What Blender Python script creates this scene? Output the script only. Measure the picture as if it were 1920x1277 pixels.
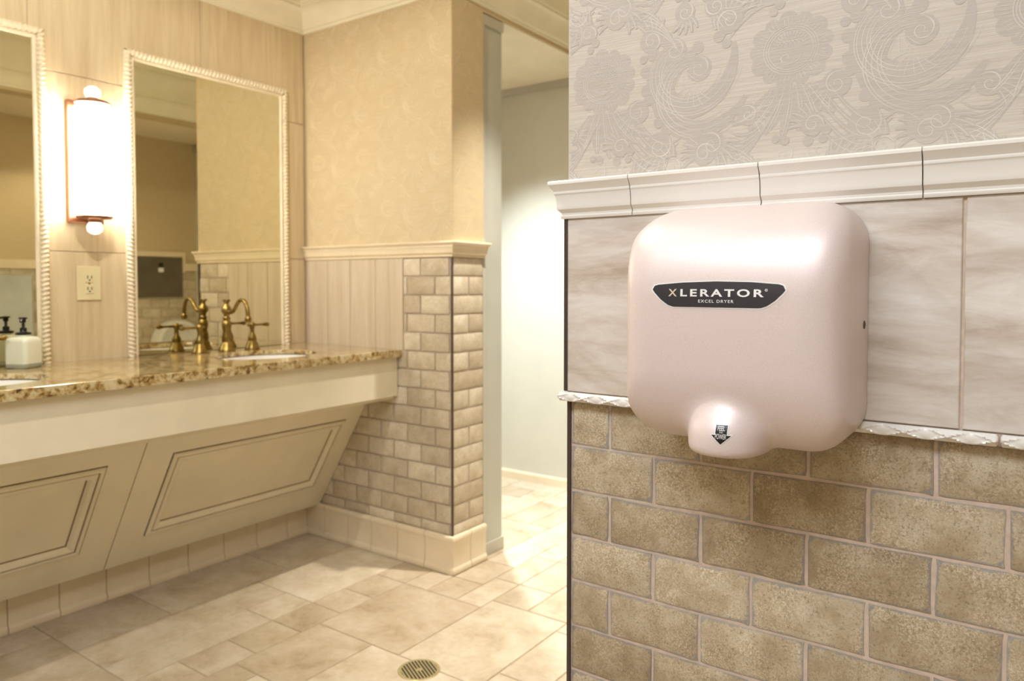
import bpy, bmesh, math, random
from mathutils import Vector
random.seed(7)
for o in list(bpy.data.objects): bpy.data.objects.remove(o, do_unlink=True)
scene = bpy.context.scene
C = scene.collection
PI = math.pi

# ------------------------------------------------------------------ camera, world, exposure
cd = bpy.data.cameras.new('camera'); cam = bpy.data.objects.new('camera', cd); C.objects.link(cam)
cam.location = (0, 0, 1.2032)
cam.rotation_euler = (math.radians(90 - 1.8633), 0, math.radians(35.3825))
cd.sensor_width = 36; cd.lens = 1389.77 / 1920 * 36
cd.shift_y = -(638.5 - 577.2) / 1920
cd.clip_start = .02
cd.dof.use_dof = True; cd.dof.focus_distance = 1.05; cd.dof.aperture_fstop = 5.6
scene.camera = cam
w = bpy.data.worlds.new('world'); scene.world = w; w.use_nodes = True
w.node_tree.nodes['Background'].inputs[0].default_value = (.9, .85, .8, 1)
w.node_tree.nodes['Background'].inputs[1].default_value = .05
vs = scene.view_settings
vs.view_transform = 'Standard'; vs.look = 'None'; vs.gamma = 1; vs.use_curve_mapping = False
vs.exposure = 0.3
WARM = (1, .80, .53)

# ------------------------------------------------------------------ layout (metres, from the photograph)
XL = -2.88      # mirror wall
YE = 2.338      # end wall
XC = -1.96      # corner of the end wall
YR = 2.545      # end of its return
YD = 1.107      # dryer wall brick face
XD = -.667      # dryer wall end
YB = 3.71       # rear wall
XP = .30        # passage wall
ZC = 2.72       # ceiling
ZT, ZB = 1.378, 1.314   # chair rail

# ------------------------------------------------------------------ materials
def lin(c):
    return tuple(((v / 255 + .055) / 1.055) ** 2.4 if v > 10 else v / 255 / 12.92 for v in c) + (1,)
class NT:
    def __init__(s, name):
        s.m = bpy.data.materials.new(name); s.m.use_nodes = True
        s.t = s.m.node_tree; s.b = s.t.nodes['Principled BSDF']
    def n(s, typ, **k):
        nd = s.t.nodes.new(typ)
        for a, v in k.items(): setattr(nd, a, v)
        return nd
    def l(s, a, b): s.t.links.new(a, b)
    def coord(s, scale=(1, 1, 1), rnd=0., kind='Object'):
        tc = s.n('ShaderNodeTexCoord'); mp = s.n('ShaderNodeMapping')
        src = tc.outputs[kind]
        if rnd:
            oi = s.n('ShaderNodeObjectInfo'); ml = s.n('ShaderNodeMath', operation='MULTIPLY'); ml.inputs[1].default_value = rnd
            s.l(oi.outputs['Random'], ml.inputs[0])
            ad = s.n('ShaderNodeVectorMath', operation='ADD'); s.l(src, ad.inputs[0])
            cb = s.n('ShaderNodeCombineXYZ')
            for i in range(3): s.l(ml.outputs[0], cb.inputs[i])
            s.l(cb.outputs[0], ad.inputs[1]); src = ad.outputs[0]
        s.l(src, mp.inputs['Vector']); mp.inputs['Scale'].default_value = scale
        return mp.outputs[0]
    def noise(s, vec, scale, detail=4, rough=.55, dist=0.):
        nd = s.n('ShaderNodeTexNoise'); s.l(vec, nd.inputs['Vector'])
        nd.inputs['Scale'].default_value = scale; nd.inputs['Detail'].default_value = detail
        nd.inputs['Roughness'].default_value = rough; nd.inputs['Distortion'].default_value = dist
        return nd.outputs['Fac']
    def ramp(s, fac, stops):
        r = s.n('ShaderNodeValToRGB'); s.l(fac, r.inputs[0]); e = r.color_ramp.elements
        while len(e) < len(stops): e.new(.5)
        for el, (p, c) in zip(e, stops): el.position = p; el.color = c if len(c) == 4 else lin(c)
        return r.outputs[0]
    def mix(s, fac, a, b, mode='MIX'):
        m = s.n('ShaderNodeMix', data_type='RGBA', blend_type=mode)
        for sock, v in ((m.inputs[0], fac), (m.inputs[6], a), (m.inputs[7], b)):
            if hasattr(v, 'is_linked'): s.l(v, sock)
            else: sock.default_value = v
        return m.outputs[2]
    def math(s, op, a, b=0.):
        m = s.n('ShaderNodeMath', operation=op)
        for i, v in enumerate((a, b)):
            if hasattr(v, 'is_linked'): s.l(v, m.inputs[i])
            else: m.inputs[i].default_value = v
        return m.outputs[0]
    def bump(s, h, st=.2, dist=.002):
        b = s.n('ShaderNodeBump'); b.inputs['Strength'].default_value = st; b.inputs['Distance'].default_value = dist
        s.l(h, b.inputs['Height']); s.l(b.outputs[0], s.b.inputs['Normal'])
    def col(s, c):
        if hasattr(c, 'is_linked'): s.l(c, s.b.inputs['Base Color'])
        else: s.b.inputs['Base Color'].default_value = lin(c)
        return s
    def set(s, **k):
        for a, v in k.items(): s.b.inputs[a.replace('_', ' ')].default_value = v
        return s
def plain(name, c, rough=.5, metal=0., vary=.04, scale=6., coat=0.):
    t = NT(name); f = t.noise(t.coord(), scale, 3)
    lo = tuple(max(0, v * (1 - vary)) for v in c); hi = tuple(min(255, v * (1 + vary)) for v in c)
    t.col(t.ramp(f, [(.3, lo), (.7, hi)])).set(Roughness=rough, Metallic=metal, Coat_Weight=coat, Coat_Roughness=.08)
    return t.m
def emit(name, c, s):
    t = NT(name); t.col((255, 255, 255)); t.b.inputs['Emission Color'].default_value = tuple(c) + (1,); t.b.inputs['Emission Strength'].default_value = s
    return t.m

def m_brick(name, a, b, c, edge):
    t = NT(name)
    v = t.coord(rnd=40)
    f = t.noise(v, 22, 6, .65)
    base = t.ramp(f, [(.30, a), (.50, b), (.70, c)])
    big = t.noise(v, 13, 3, .6)
    sp = t.noise(v, 330, 3, .7, .6)
    m1 = t.math('MULTIPLY', t.ramp(sp, [(.46, (0, 0, 0)), (.60, (255, 255, 255))]), t.ramp(big, [(.38, (40, 40, 40)), (.60, (235, 235, 235))]))
    base = t.mix(m1, base, lin(tuple(min(255, x * 1.10) for x in c)))
    sp2 = t.noise(v, 300, 4, .75)
    base = t.mix(t.ramp(sp2, [(.36, (210, 210, 210)), (.46, (0, 0, 0))]), base, lin(tuple(x * .76 for x in a)))
    at = t.n('ShaderNodeAttribute', attribute_name='edge')
    en = t.math('MULTIPLY', at.outputs['Fac'], t.math('ADD', t.noise(v, 48, 5, .75), .12))
    base = t.mix(t.ramp(en, [(.44, (0, 0, 0)), (.58, (215, 215, 215))]), base, lin(edge))
    oi = t.n('ShaderNodeObjectInfo')
    tone = t.ramp(oi.outputs['Random'], [(0, (224, 219, 212)), (.5, (240, 238, 235)), (1, (255, 255, 255))])
    t.col(t.mix(1., base, tone, 'MULTIPLY')).set(Roughness=.62)
    t.bump(t.math('ADD', f, t.math('MULTIPLY', sp, .6)), .4, .0018)
    return t.m
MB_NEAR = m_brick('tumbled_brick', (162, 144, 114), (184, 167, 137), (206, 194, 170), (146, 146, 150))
MB_FAR = m_brick('brighter_lit_brick', (196, 180, 152), (212, 198, 172), (225, 214, 193), (190, 179, 160))  # same brick as near; brighter light of the far walls put into its colour

def m_trav(name, stretch, stops, contrast=1.):
    t = NT(name); v = t.coord(stretch, rnd=30)
    f = t.noise(v, 1., 8, .62, .9)
    g = t.noise(v, 3.2, 8, .7, .6)
    k = t.math('ADD', t.math('MULTIPLY', f, .62), t.math('MULTIPLY', g, .38))
    c = t.ramp(k, stops)
    h = t.noise(v, 14., 4, .7, .3)
    c = t.mix(t.ramp(h, [(.60, (0, 0, 0)), (.75, (150, 150, 150))]), c, lin(stops[-1][1]))
    t.col(c).set(Roughness=.42)
    t.bump(g, .12, .001)
    return t.m
TRAV_H = m_trav('travertine_near', (2.4, 2, 10), [(.37, (176, 160, 143)), (.44, (196, 183, 169)), (.50, (208, 198, 187)), (.56, (218, 211, 202)), (.63, (228, 224, 218))])
TRAV_V = m_trav('travertine_vein_upright', (20, 20, 1.3), [(.32, (196, 174, 136)), (.45, (212, 192, 155)), (.58, (223, 205, 169)), (.72, (231, 216, 185))])
TRAV_P = m_trav('travertine_plank', (24, 24, 1.3), [(.32, (186, 168, 140)), (.45, (200, 184, 158)), (.58, (209, 195, 172)), (.72, (217, 205, 184))])

def m_floor():
    t = NT('limestone_floor'); v = t.coord(rnd=30)
    f = t.noise(v, 7, 8, .66, .4); g = t.noise(v, 40, 6, .7)
    k = t.math('ADD', t.math('MULTIPLY', f, .7), t.math('MULTIPLY', g, .3))
    c = t.ramp(k, [(.32, (174, 155, 126)), (.44, (196, 180, 152)), (.54, (208, 194, 169)), (.66, (218, 207, 186))])
    oi = t.n('ShaderNodeObjectInfo')
    tone = t.ramp(oi.outputs['Random'], [(0, (228, 222, 214)), (1, (255, 255, 255))])
    t.col(t.mix(1., c, tone, 'MULTIPLY')).set(Roughness=.45)
    t.bump(k, .2, .0015)
    return t.m
FLOOR = m_floor()

def m_granite():
    t = NT('gold_granite'); v = t.coord()
    f = t.noise(v, 16, 8, .68, 1.2); g = t.noise(v, 55, 6, .7, .4)
    k = t.math('ADD', t.math('MULTIPLY', f, .55), t.math('MULTIPLY', g, .45))
    c = t.ramp(k, [(.37, (62, 48, 40)), (.43, (128, 96, 48)), (.48, (172, 144, 88)), (.53, (200, 182, 138)), (.62, (214, 200, 164)), (.70, (172, 166, 150))])
    s2 = t.noise(v, 30, 3, .5)
    c = t.mix(t.ramp(s2, [(.66, (0, 0, 0)), (.72, (255, 255, 255))]), c, lin((60, 42, 34)))
    t.col(c).set(Roughness=.14, Coat_Weight=.4, Coat_Roughness=.05)
    return t.m
GRANITE = m_granite()

def m_paper(name, a, b, gold):
    t = NT(name)
    f = t.noise(t.coord((14, 14, 620)), 1., 4, .6, .1)
    g = t.noise(t.coord((30, 30, 900)), 1., 3, .6)
    c = t.ramp(f, [(.36, a), (.64, b)])
    h = t.noise(t.coord((5, 5, 260)), 1.7, 2, .5)
    c = t.mix(t.ramp(h, [(.66, (0, 0, 0)), (.73, (140, 140, 140))]), c, lin(gold))
    t.col(c).set(Roughness=.55)
    t.bump(t.math('ADD', f, g), .25, .0006)
    return t.m
PAPER = m_paper('grasscloth_wallpaper', (188, 178, 164), (203, 194, 181), (194, 180, 142))
PAPER_TONE = m_paper('wallpaper_print_tone', (177, 168, 157), (190, 181, 171), (182, 169, 140))
PAPER_LINE = plain('wallpaper_print_line', (208, 200, 190), .5)
PAPER_W = m_paper('warm_wallpaper', (200, 180, 142), (211, 192, 155), (208, 189, 146))
PAPER_WL = plain('warm_wallpaper_print', (232, 218, 188), .5)

GROUT = plain('pink_beige_grout', (204, 184, 166), .85, vary=.05, scale=60)
GROUT_F = plain('floor_grout', (176, 156, 126), .85, vary=.05, scale=60)
CREAM_T = plain('cream_glazed_tile', (234, 230, 222), .22, vary=.015, coat=.4)
CREAM_B = plain('cream_baseboard_tile', (232, 216, 186), .3, vary=.03, coat=.3)
JOINT = plain('joint_brown', (176, 156, 138), .8)
CROWN = plain('crown_paint', (240, 233, 208), .4, vary=.02)
CEIL = plain('ceiling_paint', (236, 226, 200), .7, vary=.02)
BRONZE = plain('dark_bronze_strip', (92, 80, 74), .4, metal=.6)
CABINET = plain('cream_cabinet_paint', (230, 220, 194), .38, vary=.02)
GLAZE = plain('brown_glaze', (120, 88, 46), .5)
GREYP = plain('grey_partition', (188, 188, 176), .4, vary=.02)
GREYT = plain('grey_partition_trim', (192, 187, 172), .4, vary=.02)
REARP = plain('pale_green_panel', (208, 206, 190), .35, vary=.01)
PLAINWALL = plain('plain_wall_paint', (172, 156, 134), .6, vary=.03)
BRASS = plain('antique_brass', (140, 118, 66), .34, metal=1., vary=.2, scale=30)
COPPER = plain('copper_bronze', (150, 104, 78), .35, metal=.9, vary=.1)
WHITE = plain('white_ceramic', (240, 238, 232), .12, vary=.01, coat=.5)
BLACK = plain('black_plastic', (18, 18, 20), .35, vary=.1)
IVORY = plain('ivory_plastic', (232, 220, 178), .35, vary=.02)
STEEL = plain('brushed_steel', (120, 112, 98), .38, metal=.85, vary=.06)
ROPE = plain('ivory_rope_frame', (236, 222, 192), .35, vary=.03, scale=20)
DRAIN = plain('drain_brass', (190, 176, 130), .35, metal=.5)
DARKHOLE = plain('dark_hollow', (22, 18, 12), .8)
t = NT('mirror_silver'); t.col((226, 222, 198)).set(Metallic=1., Roughness=.012); MIRROR = t.m
t = NT('pearl_pink_enamel')
fl = t.noise(t.coord(), 900, 2, .6)
t.col(t.ramp(fl, [(.35, (216, 199, 194)), (.65, (226, 211, 207))])).set(Roughness=.42, Metallic=.12, Coat_Weight=.25, Coat_Roughness=.34)
ENAMEL = t.m
t = NT('carbon_black_plate')
ck = t.n('ShaderNodeTexChecker'); t.l(t.coord(), ck.inputs['Vector']); ck.inputs['Scale'].default_value = 900
ck.inputs['Color1'].default_value = lin((30, 31, 36)); ck.inputs['Color2'].default_value = lin((48, 50, 58))
t.col(ck.outputs[0]).set(Roughness=.35, Coat_Weight=.6); PLATE = t.m
LETTER = plain('silver_lettering', (236, 234, 232), .35)
LETTER_X = plain('champagne_letter', (214, 196, 172), .35)
t = NT('frosted_soap_glass'); t.col((226, 228, 206)).set(Roughness=.18, Coat_Weight=.5)
t.b.inputs['Subsurface Weight'].default_value = .25; t.b.inputs['Subsurface Radius'].default_value = (.02, .02, .015); SOAP = t.m
t = NT('clear_bottle_glass'); t.col((214, 218, 196)).set(Roughness=.08, Transmission_Weight=.5, IOR=1.4); GLASS = t.m
t = NT('crystal_knob'); t.col((255, 250, 240)).set(Roughness=.05, Transmission_Weight=.6, IOR=1.45)
t.b.inputs['Emission Color'].default_value = (1, .88, .7, 1); t.b.inputs['Emission Strength'].default_value = 1.2; CRYSTAL = t.m
SHADE = emit('lit_opal_shade', (1, .94, .82), 27.)
LAMP = emit('downlight_lens', (1, .85, .62), 20.)

# ------------------------------------------------------------------ builders
def link(name, me, parent=None, loc=(0, 0, 0), rz=0.):
    o = bpy.data.objects.new(name, me); C.objects.link(o)
    o.location = loc; o.rotation_euler = (0, 0, rz)
    if parent is not None: o.parent = parent
    return o
def base_of(parent):
    b = Vector((0, 0, 0))
    while parent is not None: b += Vector(parent.location); parent = parent.parent
    return b
def mesh(name, verts, faces, mat, smooth=False, angle=None):
    me = bpy.data.meshes.new(name); me.from_pydata([tuple(v) for v in verts], [], faces); me.validate()
    bm = bmesh.new(); bm.from_mesh(me); bmesh.ops.recalc_face_normals(bm, faces=bm.faces); bm.to_mesh(me); bm.free()
    me.materials.append(mat)
    if smooth:
        for p in me.polygons: p.use_smooth = True
        if angle:
            me.set_sharp_from_angle(angle=math.radians(angle))
    return me
class G:
    """collects geometry in world coordinates; build() links it as one mesh object"""
    def __init__(s): s.v = []; s.f = []
    def add(s, vs, fs):
        k = len(s.v); s.v += [tuple(x) for x in vs]; s.f += [tuple(i + k for i in f) for f in fs]; return s
    def box(s, x0, x1, y0, y1, z0, z1, bev=0.):
        bm = bmesh.new(); bmesh.ops.create_cube(bm, size=1.)
        for v in bm.verts:
            v.co = Vector(((x0 + x1) / 2 + v.co.x * (x1 - x0), (y0 + y1) / 2 + v.co.y * (y1 - y0), (z0 + z1) / 2 + v.co.z * (z1 - z0)))
        if bev: bmesh.ops.bevel(bm, geom=bm.edges[:], offset=bev, segments=2, affect='EDGES', profile=.6)
        bm.verts.index_update()
        s.add([v.co[:] for v in bm.verts], [[v.index for v in f.verts] for f in bm.faces]); bm.free(); return s
    def lathe(s, prof, c, n=24, axis='z', caps=True):
        vs = []; fs = []
        for r, h in prof:
            for i in range(n):
                a = 2 * PI * i / n; p, q = r * math.cos(a), r * math.sin(a)
                vs.append({'z': (c[0] + p, c[1] + q, c[2] + h), 'y': (c[0] + p, c[1] + h, c[2] + q), 'x': (c[0] + h, c[1] + p, c[2] + q)}[axis])
        for j in range(len(prof) - 1):
            for i in range(n):
                fs.append((j * n + i, j * n + (i + 1) % n, (j + 1) * n + (i + 1) % n, (j + 1) * n + i))
        if caps:
            fs.append(tuple(range(n))); fs.append(tuple((len(prof) - 1) * n + i for i in range(n)))
        return s.add(vs, fs)
    def tube(s, pts, rad, n=10):
        pts = [Vector(p) for p in pts]; vs = []; fs = []
        rads = rad if isinstance(rad, (list, tuple)) else [rad] * len(pts)
        ref = None
        for k, p in enumerate(pts):
            d = (pts[min(k + 1, len(pts) - 1)] - pts[max(k - 1, 0)]).normalized()
            if ref is None: ref = Vector((0, 0, 1)) if abs(d.z) < .9 else Vector((1, 0, 0))
            a = d.cross(ref).normalized(); b = a.cross(d).normalized(); ref = b
            for i in range(n):
                t = 2 * PI * i / n; vs.append(p + a * rads[k] * math.cos(t) + b * rads[k] * math.sin(t))
        for j in range(len(pts) - 1):
            for i in range(n): fs.append((j * n + i, j * n + (i + 1) % n, (j + 1) * n + (i + 1) % n, (j + 1) * n + i))
        fs.append(tuple(range(n))); fs.append(tuple((len(pts) - 1) * n + i for i in range(n)))
        return s.add(vs, fs)
    def sweep(s, prof, path):
        """closed profile [(out, z)] along path [(x, y)]; out is to the right of travel; mitred"""
        P = [Vector((x, y)) for x, y in path]; N = []
        for a, b in zip(P, P[1:]):
            d = (b - a).normalized(); N.append(Vector((d.y, -d.x)))
        vs = []; m = len(prof)
        for k, p in enumerate(P):
            if k == 0: nn = N[0]
            elif k == len(P) - 1: nn = N[-1]
            else:
                nn = (N[k - 1] + N[k]).normalized(); nn = nn / max(.2, nn.dot(N[k]))
            for d, z in prof: vs.append((p.x + nn.x * d, p.y + nn.y * d, z))
        fs = []
        for j in range(len(P) - 1):
            for i in range(m): fs.append((j * m + i, j * m + (i + 1) % m, (j + 1) * m + (i + 1) % m, (j + 1) * m + i))
        fs.append(tuple(range(m))); fs.append(tuple((len(P) - 1) * m + i for i in range(m)))
        return s.add(vs, fs)
    def build(s, name, mat, parent=None, smooth=False, angle=35, kind=None):
        b = base_of(parent)
        me = mesh(name, [Vector(v) - b for v in s.v], s.f, mat, smooth, angle)
        o = link(name, me, parent)
        if kind: o['kind'] = kind
        return o
def struct(name, g, mat, **k):
    return g.build(name, mat, None, kind='structure', **k)
def thing(name, label, cat, loc, group=None, rz=0.):
    o = link(name, None, None, loc, rz); o['label'] = label; o['category'] = cat
    if group: o['group'] = group
    return o
def tag(o, label, cat, group=None):
    o['label'] = label; o['category'] = cat
    if group: o['group'] = group
    return o
def copy_tree(o, parent=None):
    c = o.copy(); C.objects.link(c)
    if parent is not None: c.parent = parent
    for ch in [x for x in bpy.data.objects if x.parent == o]: copy_tree(ch, c)
    return c

# ------------------------------------------------------------------ ceiling downlights, and an added fill panel
def downlight(x, y, z, label, power, size, blend=.4, rad=.035, color=WARM, tilt=None):
    t = thing('ceiling_downlight', label, 'light', (x, y, z), 'recessed ceiling downlights')
    G().lathe([(.052, -.001), (.075, -.001), (.078, -.005), (.07, -.009), (.055, -.006), (.052, -.001)], (x, y, z), 28, caps=False).build('trim_ring', CEIL, t, True)
    G().lathe([(.0505, -.003), (.0505, -.0015)], (x, y, z), 28).build('lens', LAMP, t)
    ld = bpy.data.lights.new('downlight_beam', 'SPOT'); ld.energy = power; ld.spot_size = math.radians(size); ld.spot_blend = blend
    ld.shadow_soft_size = rad; ld.color = color
    lo = link('lamp_beam', ld, t, (0, 0, -.02))
    if tilt: lo.rotation_euler = tilt
    return t
downlight(-1.53, 2.53, ZC, 'recessed downlight in the ceiling by the end wall corner', 215, 60, .85, .02, (1, .95, .88))
downlight(-2.36, 3.06, 2.386, 'recessed downlight in the lower ceiling behind the end wall', 285, 104, 1., .04, (.84, .92, 1))
downlight(-1.53, .75, ZC, 'recessed downlight in the ceiling above the vanity aisle', 54, 172, .25, .025, (1, .94, .84))
downlight(-.18, 2.5, 2.417, 'recessed downlight in the lower ceiling of the side passage', 20, 120, .6, .05, (1, .89, .72))
def fill_panel(x, y, sx, sy, label, power, color):
    t = thing('added_ceiling_fill', label, 'light', (x, y, ZC))
    g = G()
    for a, b, c, d in ((-sx, -sx + .03, -sy, sy), (sx - .03, sx, -sy, sy), (-sx + .03, sx - .03, -sy, -sy + .03), (-sx + .03, sx - .03, sy - .03, sy)):
        g.box(x + a, x + b, y + c, y + d, ZC - .03, ZC - .001)
    g.build('frame', CEIL, t)
    G().box(x - sx + .03, x + sx - .03, y - sy + .03, y + sy - .03, ZC - .018, ZC - .004).build('diffuser', emit('fill_diffuser', color, .6), t)
    ld = bpy.data.lights.new('fill_panel', 'AREA'); ld.shape = 'RECTANGLE'; ld.size = 2 * sx - .08; ld.size_y = 2 * sy - .08
    ld.energy = power; ld.color = color
    link('lamp_beam', ld, t, (0, 0, -.022))
    return t
fill_panel(-.45, -.60, .8, .42, 'unseen rectangular ceiling panel added as fill light behind the camera', 50, (.82, .90, 1))  # unseen panel, added as soft fill for the dryer wall

# ------------------------------------------------------------------ room shell
def slab(name, mat, *b): return struct(name, G().box(*b), mat)
floor = slab('floor', GROUT_F, -3.4, 1.05, -1.7, YB + .1, -.06, -.003)
ceiling = slab('ceiling', CEIL, -3.0, 1.1, -1.75, YB, ZC, ZC + .08)
slab('ceiling_stall', CEIL, -3.4, XC - .0125, YR + .001, YB, 2.386, 2.45)
slab('ceiling_passage', CEIL, XD + .131, XP, 1.241, YB, 2.417, 2.48)
wall_left = slab('wall_left', GROUT, XL - .12, XL - .004, -1.7, YE + .2, -.02, ZC)
wall_back = slab('wall_back', GROUT, XL - .004, XC - .005, YE + .005, YR - .005, -.02, ZC)
wall_right = slab('wall_right', GROUT, XD + .004, 1.0, YD + .0034, 1.24, -.02, ZC)
wall_front = slab('wall_front', PLAINWALL, XL - .1, 1.05, -1.72, -1.6, -.02, ZC)
slab('wall_side', PLAINWALL, 1.0, 1.1, -1.7, 1.24, -.02, ZC)
wall_rear = slab('wall_rear', REARP, -3.4, XP + .1, YB, YB + .1, -.02, ZC)
slab('wall_stall', REARP, -3.4, -3.3, YE + .2, YB, -.02, 2.45)
wall_passage = slab('wall_passage', PAPER_W, XP, XP + .1, 1.24, YB, -.02, 2.48)
# lintel above the stall opening, boxed beam on the line of the dryer wall
struct('trim_lintel', G().box(XC - .012, XC, YR - .004, YB, 2.366, ZC), PAPER_W)
struct('trim_beam', G().box(XD, XD + .13, 1.241, YB, 2.37, ZC), PAPER_W)

# crown moulding
def crown(z0):
    p = [(0, 0), (.010, .001), (.012, .012), (.020, .016), (.026, .026), (.036, .050), (.052, .074), (.072, .090), (.078, .092), (.078, .104), (.086, .106), (.094, .130), (.112, .165), (.142, .205), (.180, .235), (.190, .238), (.190, .255), (.205, .262), (.215, .290), (.230, .310), (.232, ZC - z0 - .001), (0, ZC - z0 - .001)]
    return [(d, z0 + z) for d, z in p]
struct('trim_crown', G().sweep(crown(2.385), [(XL, -1.6), (XL, YE), (XC, YE), (XC, YB - .001)]), CROWN, smooth=True, angle=28)
struct('trim_crown_beam', G().sweep(crown(2.385), [(XD, YB - .001), (XD, YD), (1.0, YD)][:2]), CROWN, smooth=True, angle=28)

# ------------------------------------------------------------------ floor tiles (random modular pattern, main ones as seen)
XB = [-2.866, -2.72, -2.56, -2.37, -2.215, -2.055, -1.94, -1.79, -1.67, -1.51, -1.34, -1.17, -1.0, -.83, -.66, -.33, .0, .3]
YBk = [.29, .62, .79, .95, 1.12, 1.28, 1.376, 1.455, 1.635, 1.715, 1.815, 1.976, 2.15, 2.225, 2.318, 2.405, 2.54, 2.70, 2.87, 3.05, 3.22, 3.4, 3.57, 3.71]
hand = [(-2.055, -1.67, 1.715, 2.15), (-2.055, -1.79, 1.376, 1.715), (-1.67, -1.34, 1.715, 2.225), (-1.79, -1.34, 1.376, 1.715),
        (-2.215, -2.055, 1.815, 1.976), (-2.215, -2.055, 1.976, 2.15), (-2.215, -2.055, 1.635, 1.815), (-2.215, -2.055, 1.455, 1.635),
        (-2.215, -2.055, 1.28, 1.455), (-2.37, -2.215, 1.635, 1.815), (-2.37, -2.215, 1.12, 1.635), (-2.56, -2.37, 1.12, 1.815),
        (-2.56, -2.215, 1.815, 2.318), (-2.215, -2.055, 2.15, 2.318), (-2.055, -1.94, 2.15, 2.318), (-1.94, -1.79, 2.15, 2.318),
        (-1.94, -1.79, 2.318, 2.54), (-1.79, -1.67, 2.15, 2.405), (-1.79, -1.67, 2.405, 2.70), (-1.67, -1.51, 2.225, 2.405), (-1.51, -1.17, 2.225, 2.54),
        (-1.67, -1.51, 2.405, 2.70), (-2.866, -2.56, 1.12, 1.455), (-2.866, -2.56, 1.455, 2.0 - .024), (-2.866, -2.56, 1.976, 2.318), (-2.215, -2.055, .95, 1.28), (-2.72, -2.37, .79, 1.12)]
occ = {}
rects = []
def cells(r): return [(i, j) for i in range(len(XB) - 1) for j in range(len(YBk) - 1) if XB[i] > r[0] - .01 and XB[i + 1] < r[1] + .01 and YBk[j] > r[2] - .01 and YBk[j + 1] < r[3] + .01]
for r in hand:
    rects.append(r)
    for c in cells(r): occ[c] = 1
rf = random.Random(3)
for i in range(len(XB) - 1):
    for j in range(len(YBk) - 1):
        if (i, j) in occ: continue
        if XB[i + 1] < XC + .03 and YBk[j] > 2.30 and YBk[j] < 2.5: continue
        dx, dy = rf.choice([(1, 1), (2, 2), (2, 1), (1, 2), (2, 2), (2, 3)])
        while dx > 1 and (i + dx > len(XB) - 1 or any((i + a, j + b) in occ for a in range(dx) for b in range(dy))): dx -= 1
        while dy > 1 and (j + dy > len(YBk) - 1 or any((i + a, j + b) in occ for a in range(dx) for b in range(dy))): dy -= 1
        for a in range(dx):
            for b in range(dy): occ[(i + a, j + b)] = 1
        rects.append((XB[i], XB[i + dx], YBk[j], YBk[j + dy]))
def tile_mesh(w, h, th, bev, mat, name):
    """flat tile lying in xy, top at z=0, softened edge"""
    v = []
    for e, z in ((0, -th), (0, -bev), (bev, 0)):
        v += [(-w / 2 + e, -h / 2 + e, z), (w / 2 - e, -h / 2 + e, z), (w / 2 - e, h / 2 - e, z), (-w / 2 + e, h / 2 - e, z)]
    f = [(8, 9, 10, 11)]
    for k in (0, 4):
        for i in range(4): f.append((k + i, k + (i + 1) % 4, k + 4 + (i + 1) % 4, k + 4 + i))
    return mesh(name, v, f, mat)
for x0, x1, y0, y1 in rects:
    j = .0025
    link('floor_tile', tile_mesh(x1 - x0 - 2 * j, y1 - y0 - 2 * j, .003, .0015, FLOOR, 'floor_tile'), floor, ((x0 + x1) / 2, (y0 + y1) / 2, 0))

# ------------------------------------------------------------------ wall pieces
def brick_mesh(w, h, dep, seed, mat, name='brick'):
    """brick facing -y, face at y=0, centre at origin; pillowed worn edge; 'edge' attribute for wear"""
    r = random.Random(seed); nx, ny = 5, 4
    us = [0, .06 * h / w * 2, .5, 1 - .06 * h / w * 2, 1]; vsn = [0, .12, .88, 1]
    v = []; ed = []
    for j in range(ny):
        for i in range(nx):
            b = i in (0, nx - 1) or j in (0, ny - 1)
            x = (us[i] - .5) * w; z = (vsn[j] - .5) * h
            jx = r.uniform(-.0012, .0012) if b else 0; jz = r.uniform(-.0012, .0012) if b else 0
            y = (.0018 + r.uniform(0, .0008)) if b else r.uniform(-.0004, .0004)
            v.append((x + jx, y, z + jz)); ed.append(1. if b else .25 if i in (1, 3) and j in (1, 2) else 0.)
    f = [(j * nx + i, j * nx + i + 1, (j + 1) * nx + i + 1, (j + 1) * nx + i) for j in range(ny - 1) for i in range(nx - 1)]
    loop = [i for i in range(nx)] + [j * nx + nx - 1 for j in range(1, ny)] + [(ny - 1) * nx + i for i in range(nx - 2, -1, -1)] + [j * nx for j in range(ny - 2, 0, -1)]
    k0 = len(v)
    for i in loop: v.append((v[i][0], dep, v[i][2])); ed.append(1.)
    n = len(loop)
    for i in range(n): f.append((loop[i], k0 + i, k0 + (i + 1) % n, loop[(i + 1) % n]))
    me = mesh(name, v, f, mat, True, 50)
    at = me.attributes.new('edge', 'FLOAT', 'POINT')
    for i, e in enumerate(ed): at.data[i].value = e
    return me
_bc = {}
def brick(parent, x, y, z, w, h, mat, rz=0., dep=.008):
    key = (round(w, 3), round(h, 3), mat.name, random.randrange(6))
    if key not in _bc: _bc[key] = brick_mesh(w, h, dep, hash(key[:2]) % 999 + key[3] * 7, mat)
    return link('brick', _bc[key], parent, (x, y, z), rz)
BW, BH, JT = .1599, .0795, .0055
def course(parent, x0, x1, joint, z1, h, place):
    """one course between x0 and x1 with vertical joints at joint + k*BW"""
    k = math.floor((x0 - joint) / BW); x = x0
    while x < x1 - .004:
        k += 1; e = min(x1, joint + k * BW)
        if e - x > .012: place((x + e) / 2, z1 - h / 2, e - x - JT, h - JT)
        x = max(e, x + 1e-4)
# dryer wall bricks: from the pencil moulding down
ZP = 1.002
for k in range(12):
    z1 = ZP - k * BH; h = min(BH, z1 - .01)
    jn = -.5055 if k % 2 == 1 else -.5055 - BW / 2
    course(wall_right, XD + .006, .62, jn, z1, h, lambda x, z, w, hh: brick(wall_right, x, YD, z, w, hh, MB_NEAR))
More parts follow.
